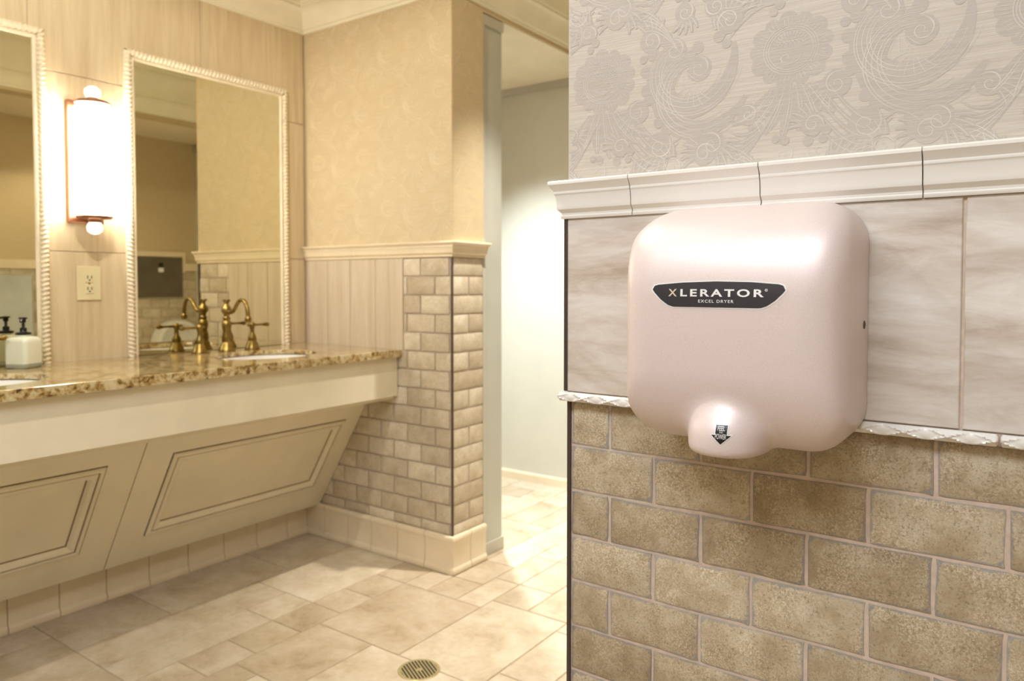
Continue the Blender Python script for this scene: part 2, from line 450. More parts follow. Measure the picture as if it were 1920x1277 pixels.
# dryer wall stone tiles
def wtile(parent, x0, x1, y0, z0, z1, th, mat, name='stone_tile', j=.002, rz=0.):
    return link(name, wall_tile_mesh(x1 - x0 - 2 * j, z1 - z0 - 2 * j, th, .0012, mat, name), parent, ((x0 + x1) / 2, y0, (z0 + z1) / 2), rz)
def wall_tile_mesh(w, h, th, bev, mat, name):
    v = []
    for e, y in ((0, th), (0, bev), (bev, 0)):
        v += [(-w / 2 + e, y, -h / 2 + e), (w / 2 - e, y, -h / 2 + e), (w / 2 - e, y, h / 2 - e), (-w / 2 + e, y, h / 2 - e)]
    f = [(8, 9, 10, 11)]
    for k in (0, 4):
        for i in range(4): f.append((k + i, k + (i + 1) % 4, k + 4 + (i + 1) % 4, k + 4 + i))
    return mesh(name, v, f, mat)
YT = YD - .012
G().box(XD + .006, .62, YT + .003, YD + .0034, ZP + .012, ZB + .004).build('tile_bed', GROUT, wall_right)
for x0, x1 in ((XD + .004, -.0775), (-.0775, .51)):
    wtile(wall_right, x0, x1, YT, ZP + .014, ZB + .002, .006, TRAV_H)
# wallpaper above
G().box(XD + .001, 1.0, YD - .0005, YD + .006, ZT - .006, ZC - .001).build('wallpaper', PAPER, wall_right)
# bronze edge strips
G().box(XD, XD + .0062, YD - .0015, YD + .02, .01, ZP).build('edge_strip', BRONZE, wall_right)
G().box(XD, XD + .0068, YT - .001, YD + .004, ZP + .016, ZB + .002).build('edge_strip', BRONZE, wall_right)
# chair rail: separate glazed pieces
def rail_prof(z0, z1, k=1.):
    H = z1 - z0
    pts = [(0, 0), (.0035, .0), (.0048, .04), (.0048, .075), (.003, .10), (.0035, .15), (.0070, .21), (.0092, .25), (.0098, .30), (.0098, .36), (.0104, .50), (.0118, .60), (.0122, .63), (.0136, .655), (.0140, .69), (.0136, .72), (.0150, .76), (.0180, .83), (.0200, .875), (.0212, .90), (.0212, .96), (.0200, .99), (.0185, 1.0)]
    return [(d * k, z0 + h * H) for d, h in pts] + [(-.012, z1), (-.012, z0)]
def rail_run(parent, path_fn, cuts, z0, z1, mat, corner_paths, k=1.):
    for a, b in zip(cuts, cuts[1:]):
        G().sweep(rail_prof(z0, z1, k), path_fn(a, b)).build('rail_piece', mat, parent, True, 30)
    for pth in corner_paths:
        G().sweep(rail_prof(z0, z1, k), pth).build('rail_piece', mat, parent, True, 30)
trim_r = struct('trim_1', G().box(XD + .004, 1.0, YT + .0015, YD + .004, ZB + .002, ZT - .003), JOINT)
j = .0008
rail_run(trim_r, lambda a, b: [(a + j, YT), (b - j, YT)], [-.537, -.331, -.124, .082, .288, .494, .70], ZB, ZT, CREAM_T, [[(XD, 1.24), (XD, YT), (-.537 - j, YT)]])
# pencil moulding with lattice relief
def pencil_mesh(L, seed):
    nu, nv = int(L / .0022), 12; vs = []; fs = []; hgt = .0165; pj = .0115
    for i in range(nu + 1):
        u = i / nu * L
        for q in range(nv + 1):
            a = PI * q / nv; c = math.cos(a); ph = PI * u / .05
            tri = abs(((u / .05 + .0) % 1) * 2 - 1)             # 0..1..0 zigzag
            ridge = max(0, 1 - abs(abs(c) * .95 - (1 - tri)) / .22)
            bead = max(0, 1 - ((((u + .025) % .05) - .025) ** 2 / .0036 ** 2 + (c / .5) ** 2))
            r = 1 - .30 + .30 * ridge + .34 * math.sqrt(bead) if bead > 0 else 1 - .30 + .30 * ridge
            end = min(1, u / .004 + .55, (L - u) / .004 + .55)
            vs.append((u, -pj * math.sin(a) ** .7 * r * end, c * hgt / 2 * (.92 + .08 * r) * end))
    for i in range(nu):
        for q in range(nv):
            k = i * (nv + 1) + q; fs.append((k, k + 1, k + nv + 2, k + nv + 1))
    fs.append(tuple(range(nv + 1))); fs.append(tuple(nu * (nv + 1) + q for q in range(nv + 1)))
    return mesh('pencil_piece', vs, fs, CREAM_T, True, 60)
trim_p = struct('trim_2', G().box(XD + .004, .62, YT + .001, YD + .004, ZP - .001, ZP + .013), JOINT)
pm = pencil_mesh(.204, 1)
for x in (-.241, -.035, .171, .377): link('pencil_piece', pm, trim_p, (x, YT + .001, 1.0085))
link('pencil_piece', pencil_mesh(.229, 1), trim_p, (-.676, YT + .001, 1.0085)); link('pencil_piece', pencil_mesh(.202, 1), trim_p, (-.445, YT + .001, 1.0085))

# ------------------------------------------------------------------ damask print (flat, a fraction of a millimetre proud)
class Print:
    def __init__(s): s.tone = ([], []); s.line = ([], []); s.k = 0; s.par = 0.
    def strip(s, which, pts, wf):
        V, F = which; s.k += 1; d = -.00008 - s.par - ((.00017 + .0000007 * s.k) if which is s.line else .000001 * s.k)
        n = len(pts); k0 = len(V)
        for i, (x, y) in enumerate(pts):
            a = pts[max(0, i - 1)]; b = pts[min(n - 1, i + 1)]
            dx, dy = b[0] - a[0], b[1] - a[1]; q = math.hypot(dx, dy) or 1
            wd = wf(i / (n - 1)) / 2
            V.append((x - dy / q * wd, d, y + dx / q * wd)); V.append((x + dy / q * wd, d, y - dx / q * wd))
        for i in range(n - 1):
            F.append((k0 + 2 * i, k0 + 2 * i + 1, k0 + 2 * i + 3)); F.append((k0 + 2 * i, k0 + 2 * i + 3, k0 + 2 * i + 2))
    def disc(s, cx, cy, r, n=14):
        V, F = s.tone; s.k += 1; d = -.00008 - .000001 * s.k - s.par; k0 = len(V)
        for i in range(n): V.append((cx + r * math.cos(2 * PI * i / n), d, cy + r * math.sin(2 * PI * i / n)))
        F.append(tuple(range(k0, k0 + n)))
    def ln(s, pts, w=.0011): s.strip(s.line, pts, lambda t: w * (1 - .5 * abs(2 * t - 1)))
    def arc(s, cx, cy, r, a0, a1, n=28, e=1.): return [(cx + r * math.cos(a0 + (a1 - a0) * i / n), cy + e * r * math.sin(a0 + (a1 - a0) * i / n)) for i in range(n + 1)]
    def spiral(s, cx, cy, r0, r1, a0, turn, n=40):
        return [(cx + (r0 + (r1 - r0) * (i / n) ** .85) * math.cos(a0 + turn * i / n), cy + (r0 + (r1 - r0) * (i / n) ** .85) * math.sin(a0 + turn * i / n)) for i in range(n + 1)]
    def curl(s, cx, cy, r, a0, sg):
        p = s.spiral(cx, cy, r, r * .12, a0, sg * 2 * PI * 1.4)
        s.disc(cx, cy, r * 1.18); s.ln(p); s.ln(s.spiral(cx, cy, r * 1.15, r * .6, a0 - sg * .3, sg * 3.4))
        s.disc(cx + r * 1.5 * math.cos(a0 - sg * .5), cy + r * 1.5 * math.sin(a0 - sg * .5), r * .5)
        s.disc(cx + r * 1.9 * math.cos(a0 - sg * 1.0), cy + r * 1.9 * math.sin(a0 - sg * 1.0), r * .42)
    def motif(s, ox, oy, mir=1):
        s.k = 0; s.par = .0000005 - s.par
        # rosette
        s.disc(ox, oy, .043, 40)
        for k in range(13):
            a = 2 * PI * k / 13 + .2; s.disc(ox + .047 * math.cos(a), oy + .042 * math.sin(a), .0115 + .002 * (k % 2))
            for q in (-.12, 0, .12): s.ln([(ox + r * math.cos(a + q), oy + r * .9 * math.sin(a + q)) for r in (.040, .046, .052)], .0008)
        for r in (.031, .0345, .038): s.ln(s.arc(ox, oy, r, 0, 2 * PI, 48, .92), .0010)
        for k in range(15):
            a = PI * (k + .5) / 15; s.ln([(ox + r * math.cos(a) * .95, oy + .003 + r * math.sin(a) * .9) for r in (.018, .023, .028)], .0009)
        for k in range(5): s.ln(s.arc(ox - .012 + .006 * k, oy + .006, .006, PI, 0, 8), .0009)
        s.ln(s.spiral(ox + mir * .006, oy - .012, .012, .002, 0, mir * 7, 24)); s.ln(s.arc(ox, oy - .004, .016, PI * 1.1, PI * 1.9, 12))
        # plumes under the rosette
        for k in range(-3, 4):
            p = [(ox + k * (.008 + .016 * t) + mir * .012 * t * t, oy - .052 - .075 * t + abs(k) * .010 * t * t) for t in [i / 12 for i in range(13)]]
            s.strip(s.tone, p, lambda t: .006 + .012 * math.sin(PI * min(1, t * 1.05)) ** .8)
            s.ln(p); s.ln([(x + .004, y) for x, y in p[2:]], .0008)
        # two great C scrolls
        for sg in (-1, 1):
            cx = ox + sg * .142; cy = oy - .030 + (.030 if sg > 0 else 0)
            p = s.spiral(cx, cy, .082, .036, -PI / 2 + (1.25 if sg < 0 else 1.9), -4.9, 54)
            s.strip(s.tone, p, lambda t: .003 + .036 * math.sin(PI * min(1, .04 + t * .96)) ** 1.1)
            for off in (-.013, -.008, .0, .008, .012):
                s.ln([(cx + (x - cx) * (1 + off / .06), cy + (y - cy) * (1 + off / .06)) for x, y in p[5:-6]], .0011)
            e = p[-1]; s.curl(e[0] - .012, e[1] - .006, .017, PI * .5, -1)
            for k in range(4):
                q = p[34 + k * 5]; dx, dy = q[0] - cx, q[1] - cy; m = math.hypot(dx, dy)
                s.disc(q[0] + dx / m * .018, q[1] + dy / m * .018, .010)
            for k in range(6):
                a = PI * (1.0 + .13 * k)
                s.ln([(cx + r * math.cos(a + r * 9), cy + r * math.sin(a + r * 9)) for r in (.010, .018, .026, .034)], .0009)
            # feather trailing off the scroll
            for k in range(5):
                f0 = [(ox + sg * (.030 + .085 * t) + .006 * k, oy - .100 - .055 * math.sin(2.2 * t) + .010 * k) for t in [i / 12 for i in range(13)]]
                s.strip(s.tone, f0, lambda t: .007 * math.sin(PI * (.1 + .85 * t))); s.ln(f0, .0009)
                f1 = [(ox + sg * (.055 + .06 * t) + .005 * k, oy + .105 - .045 * t * t - .009 * k) for t in [i / 10 for i in range(11)]]
                s.strip(s.tone, f1, lambda t: .007 * math.sin(PI * (.1 + .85 * t))); s.ln(f1, .0009)
        # secondary curls and leaf clusters
        for (dx, dy, r, a, sg) in ((.062, -.058, .017, 1.2, 1), (-.060, -.085, .014, 2.2, -1), (.100, -.118, .020, .6, -1), (.040, -.150, .015, 2.8, 1), (-.128, -.135, .016, .4, 1),
                                   (.085, .052, .016, -1., 1), (-.090, .060, .018, 3.6, -1), (.142, .085, .014, 1., -1), (-.03, .085, .015, -.4, 1), (.035, .112, .018, 2., -1), (-.12, .125, .014, 0, 1)):
            s.curl(ox + dx, oy + dy, r, a, sg)
            for k in range(5):
                b = a + sg * (1.6 + .33 * k); p = [(ox + dx + q * math.cos(b + q * 9 * sg), oy + dy + q * math.sin(b + q * 9 * sg)) for q in (r, r * 1.5, r * 2., r * 2.4)]
                s.strip(s.tone, p, lambda t: .009 * (1 - .6 * t)); s.ln(p, .0009)
    def build(s, parent, y, mt, ml, rz=0., loc=(0, 0)):
        for (V, F), m in ((s.tone, mt), (s.line, ml)):
            if m is None: continue
            me = mesh('wallpaper_print', V, F, m); o = link('wallpaper_print', me, parent, (loc[0], y, loc[1]), rz); o['kind'] = 'stuff'
def clip_print(P, x0, x1, z0, z1):
    for W in (P.tone, P.line):
        V, F = W; nf = [f for f in F if all(x0 < V[i][0] < x1 and z0 < V[i][2] < z1 for i in f)]
        W[1][:] = nf
pr = Print()
for i in range(-1, 5):
    for jz in range(0, 5):
        pr.motif(-.598 + .302 * i + (.151 if jz % 2 == 0 else 0), 1.539 - .235 + .235 * jz, 1 if (i + jz) % 2 else -1)
clip_print(pr, XD + .001, .99, ZT - .002, ZC - .002)
pr.build(wall_right, YD - .0005, PAPER_TONE, PAPER_LINE)

# ------------------------------------------------------------------ end wall: planks, bricks, rail, baseboard, wallpaper
YF = YE - .002
for a, b in ((XL + .002, -2.723), (-2.723, -2.568), (-2.568, -2.406), (-2.406, -2.238)):
    wtile(wall_back, a, b, YF, .88, ZB + .002, .006, TRAV_P, 'stone_plank', .0012)
for k in range(15):
    z1 = ZB - k * BH; h = min(BH, z1 - .155)
    if h < .02: break
    jn = -2.136 if k % 2 == 0 else -2.055
    x0 = -2.237 if z1 - h > .86 else XL + .004
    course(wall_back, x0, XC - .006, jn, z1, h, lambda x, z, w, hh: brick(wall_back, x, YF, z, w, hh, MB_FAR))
    # return
    cuts = [YE + .004, YR] if k % 2 == 0 else [YE + .004, 2.446, YR]
    for a, b in zip(cuts, cuts[1:]): brick(wall_back, XC, (a + b) / 2, z1 - h / 2, b - a - JT, h - JT, MB_FAR, PI / 2)
G().box(XC - .006, XC + .001, YE - .004, YE + .004, .155, ZB + .003).build('edge_strip', BRONZE, wall_back)
G().box(XL + .001, XC, YE - .001, YE + .006, ZT - .006, ZC - .001).build('wallpaper', PAPER_W, wall_back)
G().box(XC - .006, XC + .001, YE + .0065, YR, ZT - .006, ZC - .001).build('wallpaper', PAPER_W, wall_back)
pf = Print()
for i in range(0, 5):
    for jz in range(0, 6): pf.motif(XL - .05 + .302 * i + (.151 if jz % 2 == 0 else 0), 1.30 + .235 * jz, 1 if (i + jz) % 2 else -1)
clip_print(pf, XL + .003, XC - .001, ZT, 2.40)
pf.build(wall_back, YE - .001, None, PAPER_WL)
pg = Print()
for jz in range(0, 6): pg.motif(.08 + (.05 if jz % 2 else 0), 1.30 + .235 * jz, 1)
clip_print(pg, .002, YR - YE - .003, ZT, 2.40)
pg.line[0][:] = [(x - .0, y, z) for x, y, z in pg.line[0]]
V, F = pg.line
me = mesh('wallpaper_print', [(XC + .001 - y, YE + x, z) for x, y, z in V], F, PAPER_WL); o = link('wallpaper_print', me, wall_back); o['kind'] = 'stuff'
trim_b = struct('trim_3', G().box(XL + .002, XC - .002, YE - .0015, YE + .004, ZB + .002, ZT - .003), JOINT)
rail_run(trim_b, lambda a, b: [(a + j, YF), (b - j, YF)], [XL + .001, -2.734, -2.528, -2.32, -2.108], ZB, ZT, CREAM_B, [[(-2.108 + j, YF), (XC, YF), (XC, YR), (XC - .03, YR)]], 1.25)
# baseboards
j = .0015
def base_prof(H):
    return [(0, 0), (.020, 0), (.021, .004), (.021, .018), (.018, .024), (.0145, .028), (.0135, .034), (.0135, H - .030), (.016, H - .024), (.019, H - .016), (.019, H - .008), (.016, H - .002), (.012, H), (0, H)]
BBP = base_prof(.157)
bl = struct('baseboard_left', G().box(XL - .003, XL + .008, -1.6, YE - .002, 0, .15), JOINT)
ys = [YF - .0132, 2.205] + [2.205 - .166 * k for k in range(1, 13)]
for a, b in zip(ys, ys[1:]): G().sweep(BBP, [(XL, b + j), (XL, a - j)]).build('baseboard_tile', CREAM_B, bl, True, 30)
bb = struct('baseboard_back', G().box(XL + .03, XC + .006, YF - .008, YE + .006, 0, .15), JOINT)
xs = [XL + .012, -2.736, -2.578, -2.424, -2.263, -2.103, XC + .0]
for a, b in zip(xs, xs[1:-1]): G().sweep(BBP, [(a + j, YF), (b - j, YF)]).build('baseboard_tile', CREAM_B, bb, True, 30)
G().sweep(BBP, [(-2.103 + j, YF), (XC, YF), (XC, 2.438 - j)]).build('baseboard_tile', CREAM_B, bb, True, 30)
G().sweep(BBP, [(XC, 2.438 + j), (XC, YR)]).build('baseboard_tile', CREAM_B, bb, True, 30)
# mirror wall stone tiles
for y0, y1 in ((-1.5, -.807), (-.807, -.155), (-.155, .497), (.497, 1.149), (1.149, 1.802), (1.802, YE - .002)):
    for z0, z1 in ((.16, .68), (.68, 1.32), (1.32, 1.961), (1.961, ZC - .002)):
        link('stone_tile', wall_tile_mesh(y1 - y0 - .003, z1 - z0 - .003, .006, .0012, TRAV_V, 'stone_tile'), wall_left, (XL, (y0 + y1) / 2, (z0 + z1) / 2), PI / 2)
# passage wall dressing seen in the mirrors: rail (stepping up over the dispenser), bricks below
trim_q = struct('trim_4', G().box(XP - .02, XP, 1.25, 2.98, ZB, ZT).box(XP - .02, XP, 3.60, YB - .002, ZB, ZT).box(XP - .02, XP, 2.95, 3.60, 1.43, 1.472).box(XP - .02, XP, 3.572, 3.60, 1.30, 1.43).box(XP - .02, XP, 2.95, 2.98, 1.378, 1.43), CREAM_B)
for k in range(14):
    z1 = ZB - k * BH; h = min(BH, z1 - .01)
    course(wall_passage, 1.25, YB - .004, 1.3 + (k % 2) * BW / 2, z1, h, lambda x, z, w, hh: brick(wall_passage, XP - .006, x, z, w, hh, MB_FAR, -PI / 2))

# ------------------------------------------------------------------ stall panel, rear wall trim
t = thing('stall_panel', 'grey laminate partition panel standing beside the end wall return', 'partition', (XC - .05, 2.62, 0))
G().box(XC - .05, XC - .012, YR + .002, 2.695, .05, 2.33).build('panel', GREYP, t)
G().box(XC - .052, XC - .004, YR + .002, 2.565, .05, 2.33, .002).build('stile', GREYT, t)
G().box(XC - .055, XC - .002, YR + .002, 2.70, 2.318, 2.362, .003).build('head_rail', GREYT, t)
G().box(XC - .055, XC - .004, YR + .002, 2.703, .0, .056, .003).build('plinth', GREYT, t)
G().lathe([(.002, 0), (.008, .002), (.008, .008), (.002, .01)], (XC - .03, 2.695, 2.19), 12, 'y').build('bumper', BLACK, t)
struct('trim_5', G().box(-3.3, XP, YB - .02, YB - .001, 2.346, 2.386), GREYT)
struct('baseboard_rear', G().sweep([(0, 0), (.014, 0), (.014, .045), (.008, .055), (0, .055)], [(-3.3, YB), (XP, YB)]), CREAM_B)

# ------------------------------------------------------------------ vanity: counter, sinks, apron, slanted panels
ZK = .919; XF = -2.243
SINKS = [(1.846, .215), (.82, .215)]; SX, SRX = -2.530, .178
bm = bmesh.new()
edges = []
def ring(pts):
    vs = [bm.verts.new(p) for p in pts]
    for a, b in zip(vs, vs[1:] + vs[:1]): edges.append(bm.edges.new((a, b)))
y0c = -.6
ring([(XL + .001, y0c, ZK), (XF, y0c, ZK), (XF, YF - .001, ZK), (XL + .001, YF - .001, ZK)])
for yc, ry in SINKS: ring([(SX + SRX * math.cos(2 * PI * i / 48), yc + ry * math.sin(2 * PI * i / 48), ZK) for i in range(48)])
bmesh.ops.triangle_fill(bm, edges=edges, use_beauty=True)
ex = bmesh.ops.extrude_face_region(bm, geom=bm.faces[:])
for v in [g for g in ex['geom'] if isinstance(g, bmesh.types.BMVert)]: v.co.z -= .018
bmesh.ops.recalc_face_normals(bm, faces=bm.faces)
me = bpy.data.meshes.new('granite_countertop'); bm.to_mesh(me); bm.free(); me.materials.append(GRANITE)
ct = link('granite_countertop', me); tag(ct, 'long gold and brown granite vanity countertop along the mirror wall', 'countertop')
G().box(XF - .03, XF + .0003, y0c, YF - .001, ZK - .032, ZK - .0135, .001).build('front_edge', GRANITE, ct)
bv = ct.modifiers.new('edge', 'BEVEL'); bv.width = .003; bv.segments = 2; bv.limit_method = 'ANGLE'; bv.angle_limit = math.radians(60)
for (yc, ry), lab in zip(SINKS, ('white oval undermount sink below the right hand mirror', 'white oval undermount sink below the left hand mirror')):
    t = thing('sink_basin', lab, 'sink', (SX, yc, ZK - .173), 'undermount sinks')
    vs = []; fs = []; n = 40; pf_ = [(1.08, 0), (1.0, 0), (.985, -.02), (.95, -.06), (.85, -.105), (.62, -.135), (.3, -.145), (.1, -.147), (.1, -.153), (.3, -.152), (.64, -.142), (.88, -.11), (.98, -.062), (1.02, -.02), (1.08, -.006), (1.08, 0)]
    for r, h in pf_:
        for i in range(n): vs.append((SX + SRX * r * math.cos(2 * PI * i / n), yc + ry * r * math.sin(2 * PI * i / n), ZK - .0205 + h))
    for q in range(len(pf_) - 1):
        for i in range(n): fs.append((q * n + i, q * n + (i + 1) % n, (q + 1) * n + (i + 1) % n, (q + 1) * n + i))
    ob = G().add(vs, fs).build('bowl', WHITE, t, True)
    G().lathe([(.004, .0), (.024, .0), (.026, .003), (.018, .004), (.004, .002)], (SX, yc, ZK - .0205 - .149), 20).build('waste', BRASS, t, True)
XA = -2.268
ap = thing('vanity_base', 'cream painted vanity base with slanted moulded panels under the granite countertop', 'vanity', (XA, 1.0, .150))
G().box(XA - .022, XA, y0c, YF - .004, .716, ZK - .033, .001).build('apron_board', CABINET, ap)
G().box(-2.46, XA - .022, y0c, YF - .004, .70, .716).build('soffit', CABINET, ap)
a = Vector((-2.442, 0, .70)); b = Vector((-2.786, 0, .150)); td = (b - a); LS = td.length; td.normalize(); nd = Vector((-td.z, 0, td.x)); nd = nd if nd.x > 0 else -nd
def sp(s_, y, d=0.): p = a + td * s_ + nd * d; return (p.x, y, p.z)
def slab_s(g, s0, s1, y0, y1, d0, d1):
    v = [sp(s, y, d) for d in (d0, d1) for s, y in ((s0, y0), (s1, y0), (s1, y1), (s0, y1))]
    return g.add(v, [(0, 1, 2, 3), (4, 5, 6, 7), (0, 1, 5, 4), (1, 2, 6, 5), (2, 3, 7, 6), (3, 0, 4, 7)])
def panel(y0, y1, lab):
    t = link('slanted_panel', None, ap); t['label'] = lab
    m, s0, s1 = .112, .118, .522
    A, B = y0 + m, y1 - m + (.03 if y1 > 2 else 0)
    for n, s_, e_, c, d in (('rail', 0, s0, y0, y1), ('rail', s1, LS, y0, y1), ('stile', s0, s1, y0, A), ('stile', s0, s1, B, y1)):
        slab_s(G(), s_, e_, c, d, -.018, 0).build(n, CABINET, t)
    slab_s(G(), s0, s1, A, B, -.018, -.008).build('field', CABINET, t)
    def frame(i0, i1, pr_, name, mat):
        # mitred moulding ring from inset i0 to i1 with profile [(inset fraction, height)]
        vs = []; fs = []; k = len(pr_)
        for fr, h in pr_:
            e = i0 + (i1 - i0) * fr
            vs += [sp(s0 + e, A + e, h), sp(s1 - e, A + e, h), sp(s1 - e, B - e, h), sp(s0 + e, B - e, h)]
        for q in range(k - 1):
            for i in range(4): fs.append((q * 4 + i, q * 4 + (i + 1) % 4, q * 4 + 4 + (i + 1) % 4, q * 4 + 4 + i))
        return G().add(vs, fs).build(name, mat, t)
    frame(0, .004, [(0, .0006), (0, -.004), (.9, -.004), (1, .0)], 'glaze_line', GLAZE)
    frame(.004, .052, [(0, -.006), (0, .004), (.12, .008), (.30, .009), (.34, .004), (.40, .003), (.46, .007), (.62, .009), (.80, .006), (.90, .001), (1, -.006)], 'moulding', CABINET)
    frame(.019, .024, [(0, .0048), (.5, .0042), (1, .0048)], 'glaze_line', GLAZE)
    frame(.050, .0545, [(0, -.0045), (.5, -.0052), (1, -.0078)], 'glaze_line', GLAZE)
    return t
panel(1.329, YF - .003, 'slanted cream panel with raised moulding next to the end wall')
panel(.318, 1.325, 'slanted cream panel with raised moulding cut by the left edge')

# ------------------------------------------------------------------ mirrors
def mirror(y0, y1, z0, z1, lab):
    t = thing('wall_mirror', lab, 'mirror', (XL, (y0 + y1) / 2, z0), 'rope framed mirrors')
    FW = .041
    G().box(XL + .004, XL + .010, y0 + FW - .004, y1 - FW + .004, z0 + .001, z1 - FW + .004).build('glass', MIRROR, t)
    def member(p0, p1, out):
        # p0->p1 along the member (y,z) outer edge; out = unit inward direction (y,z)
        d = Vector((p1[0] - p0[0], p1[1] - p0[1])); L_ = d.length; d /= L_; o_ = Vector(out)
        vs = []; fs = []; n = int(L_ / .0028); m = 9
        for i in range(n + 1):
            u = i / n * L_
            lo = 0.
            row = [(0., 0.), (0., .010)]
            for q in range(m):
                a_ = PI * q / (m - 1)
                r = .0122 * (1 + .27 * math.sin(2 * PI * (u / .0165) + a_ * 1.3))
                row.append((.013 - r * math.cos(a_), .010 + r * math.sin(a_)))
            row += [(.028, .013), (.034, .014), (.039, .010), (.041, .004), (.041, 0.)]
            for e, h in row:
                # mitre: shorten with inset
                s_ = min(max(u, e * MI[0]), L_ - e * MI[1])
                y = p0[0] + d.x * s_ + o_.x * e; z = p0[1] + d.y * s_ + o_.y * e
                vs.append((XL + .003 + h, y, z))
        k = len(row)
        for i in range(n):
            for q in range(k - 1): fs.append((i * k + q, i * k + q + 1, (i + 1) * k + q + 1, (i + 1) * k + q))
        G().add(vs, fs).build('frame_rope', ROPE, t, True, 70)
    MI = [0, 1]; member((y0, z0), (y0, z1), (1, 0))
    member((y1, z0), (y1, z1), (-1, 0))
    MI = [1, 1]; member((y0, z1), (y1, z1), (0, -1))
    return t
mirror(1.475, 2.228, ZK + .001, 2.103, 'rope framed wall mirror between the lit sconce and the end wall')
mirror(.443, 1.196, ZK + .001, 2.097, 'rope framed wall mirror cut by the left edge of the picture')

# ------------------------------------------------------------------ sconces
def sconce(yc, lab):
    xc = XL + .078; t = thing('wall_sconce', lab, 'lamp', (XL, yc, 1.42), 'vanity sconces')
    G().box(XL + .002, XL + .018, yc - .062, yc + .062, 1.425, 1.868, .004).build('backplate', COPPER, t)
    G().lathe([(.052, 0), (.057, .006), (.0585, .02), (.0585, .375), (.057, .389), (.052, .395)], (xc, yc, 1.452), 36).build('glass_shade', SHADE, t, True, 50)
    for z, s_ in ((1.850, 1), (1.449, -1)):
        G().lathe([(.059, 0), (.061, s_ * .004), (.054, s_ * .011), (.024, s_ * .014), (.020, s_ * .024)], (xc, yc, z), 36).box(XL + .016, xc, yc - .016, yc + .016, min(z, z + s_ * .010), max(z, z + s_ * .010)).build('end_cap', COPPER, t, True, 40)
        G().lathe([(.012, s_ * .02), (.022, s_ * .027), (.027, s_ * .04), (.025, s_ * .054), (.014, s_ * .064), (.003, s_ * .067)], (xc, yc, z), 20).build('finial', CRYSTAL, t, True)
    return t
sconce(1.326, 'lit cylindrical opal glass wall sconce between the two mirrors')

# ------------------------------------------------------------------ outlet
t = thing('wall_outlet', 'ivory duplex wall outlet on the stone wall under the sconce', 'outlet', (XL, 1.337, 1.142))
G().box(XL + .001, XL + .007, 1.293, 1.379, 1.142, 1.268, .003).build('cover_plate', IVORY, t)
for z in (1.225, 1.183):
    r = G().box(XL + .006, XL + .010, 1.321, 1.351, z - .017, z + .017, .002).build('receptacle', IVORY, t)
    for dy in (-.007, .007): G().box(XL + .0098, XL + .0104, 1.336 + dy - .0015, 1.336 + dy + .0015, z - .003, z + .008).build('slot', DARKHOLE, r)
    G().box(XL + .0098, XL + .0104, 1.333, 1.339, z - .011, z - .006).build('slot', DARKHOLE, r)
G().lathe([(.001, .0062), (.0035, .007), (.003, .008), (.001, .0082)], (XL, 1.336, 1.204), 10, 'x').build('screw', BRASS, t)

# ------------------------------------------------------------------ faucets
def faucet(yc, lab):
    x0 = -2.785; t = thing('faucet', lab, 'faucet', (x0, yc, ZK), 'brass widespread faucets')
    G().lathe([(.034, 0), (.034, .006), (.030, .012), (.024, .030), (.021, .036), (.0195, .038), (.0195, .043), (.021, .045), (.019, .065), (.015, .085), (.018, .098), (.020, .112), (.016, .126), (.012, .130), (.0155, .136), (.0155, .142), (.010, .147), (.013, .156), (.020, .166), (.021, .174), (.017, .186), (.010, .196), (.008, .202), (.011, .208), (.008, .213), (.003, .214)], (x0, yc, ZK), 24).build('spout_body', BRASS, t, True, 50)
    g = G()
    for ang in (0, PI / 2):
        g.tube([(x0 - .016 * math.cos(ang), yc - .016 * math.sin(ang), ZK + .214), (x0, yc, ZK + .211), (x0 + .016 * math.cos(ang), yc + .016 * math.sin(ang), ZK + .214)], .0045, 8)
    g.build('cross_finial', BRASS, t, True, 50)
    ctl = [(.015, .166), (.032, .165), (.048, .170), (.062, .182), (.074, .198), (.088, .212), (.104, .218), (.122, .214), (.136, .202), (.144, .184), (.148, .164), (.149, .148)]
    pts = []
    for i in range(len(ctl) - 1):
        for q in range(3):
            f = q / 3; pts.append((x0 + ctl[i][0] * (1 - f) + ctl[i + 1][0] * f, yc, ZK + ctl[i][1] * (1 - f) + ctl[i + 1][1] * f))
    pts.append((x0 + ctl[-1][0], yc, ZK + ctl[-1][1]))
    G().tube(pts, [.0095 - .002 * math.sin(PI * i / (len(pts) - 1)) for i in range(len(pts))], 14).build('spout', BRASS, t, True, 60)
    G().lathe([(.010, 0), (.013, -.006), (.014, -.012), (.0125, -.016), (.012, -.022), (.009, -.024)], (x0 + .149, yc, ZK + .150), 18).build('spout_tip', BRASS, t, True, 50)
    for s_ in (-1, 1):
        y = yc + s_ * .124
        h = G().lathe([(.032, 0), (.032, .005), (.028, .012), (.021, .030), (.019, .035), (.0175, .037), (.0175, .041), (.019, .043), (.017, .055), (.010, .068), (.0085, .085), (.011, .096), (.013, .104), (.012, .112), (.008, .117), (.003, .118)], (x0, y, ZK), 20).build('handle_base', BRASS, t, True, 50)
        q = [(.0, .007), (.012, .0075), (.016, .0055), (.05, .0045), (.068, .0055), (.078, .0085), (.086, .0095), (.092, .007), (.095, .002)]
        G().tube([(x0, y + s_ * (d - .008), ZK + .106 - .04 * d * .3) for d, _ in q], [r for _, r in q], 12).tube([(x0, y, ZK + .106), (x0, y - s_ * .022, ZK + .106), (x0, y - s_ * .026, ZK + .106)], [.006, .006, .003], 10).build('lever', BRASS, h if False else t, True, 50)
    return t
faucet(1.846, 'antique brass widespread faucet at the right hand sink')
faucet(.82, 'antique brass faucet at the left sink, only its lever tip in view')

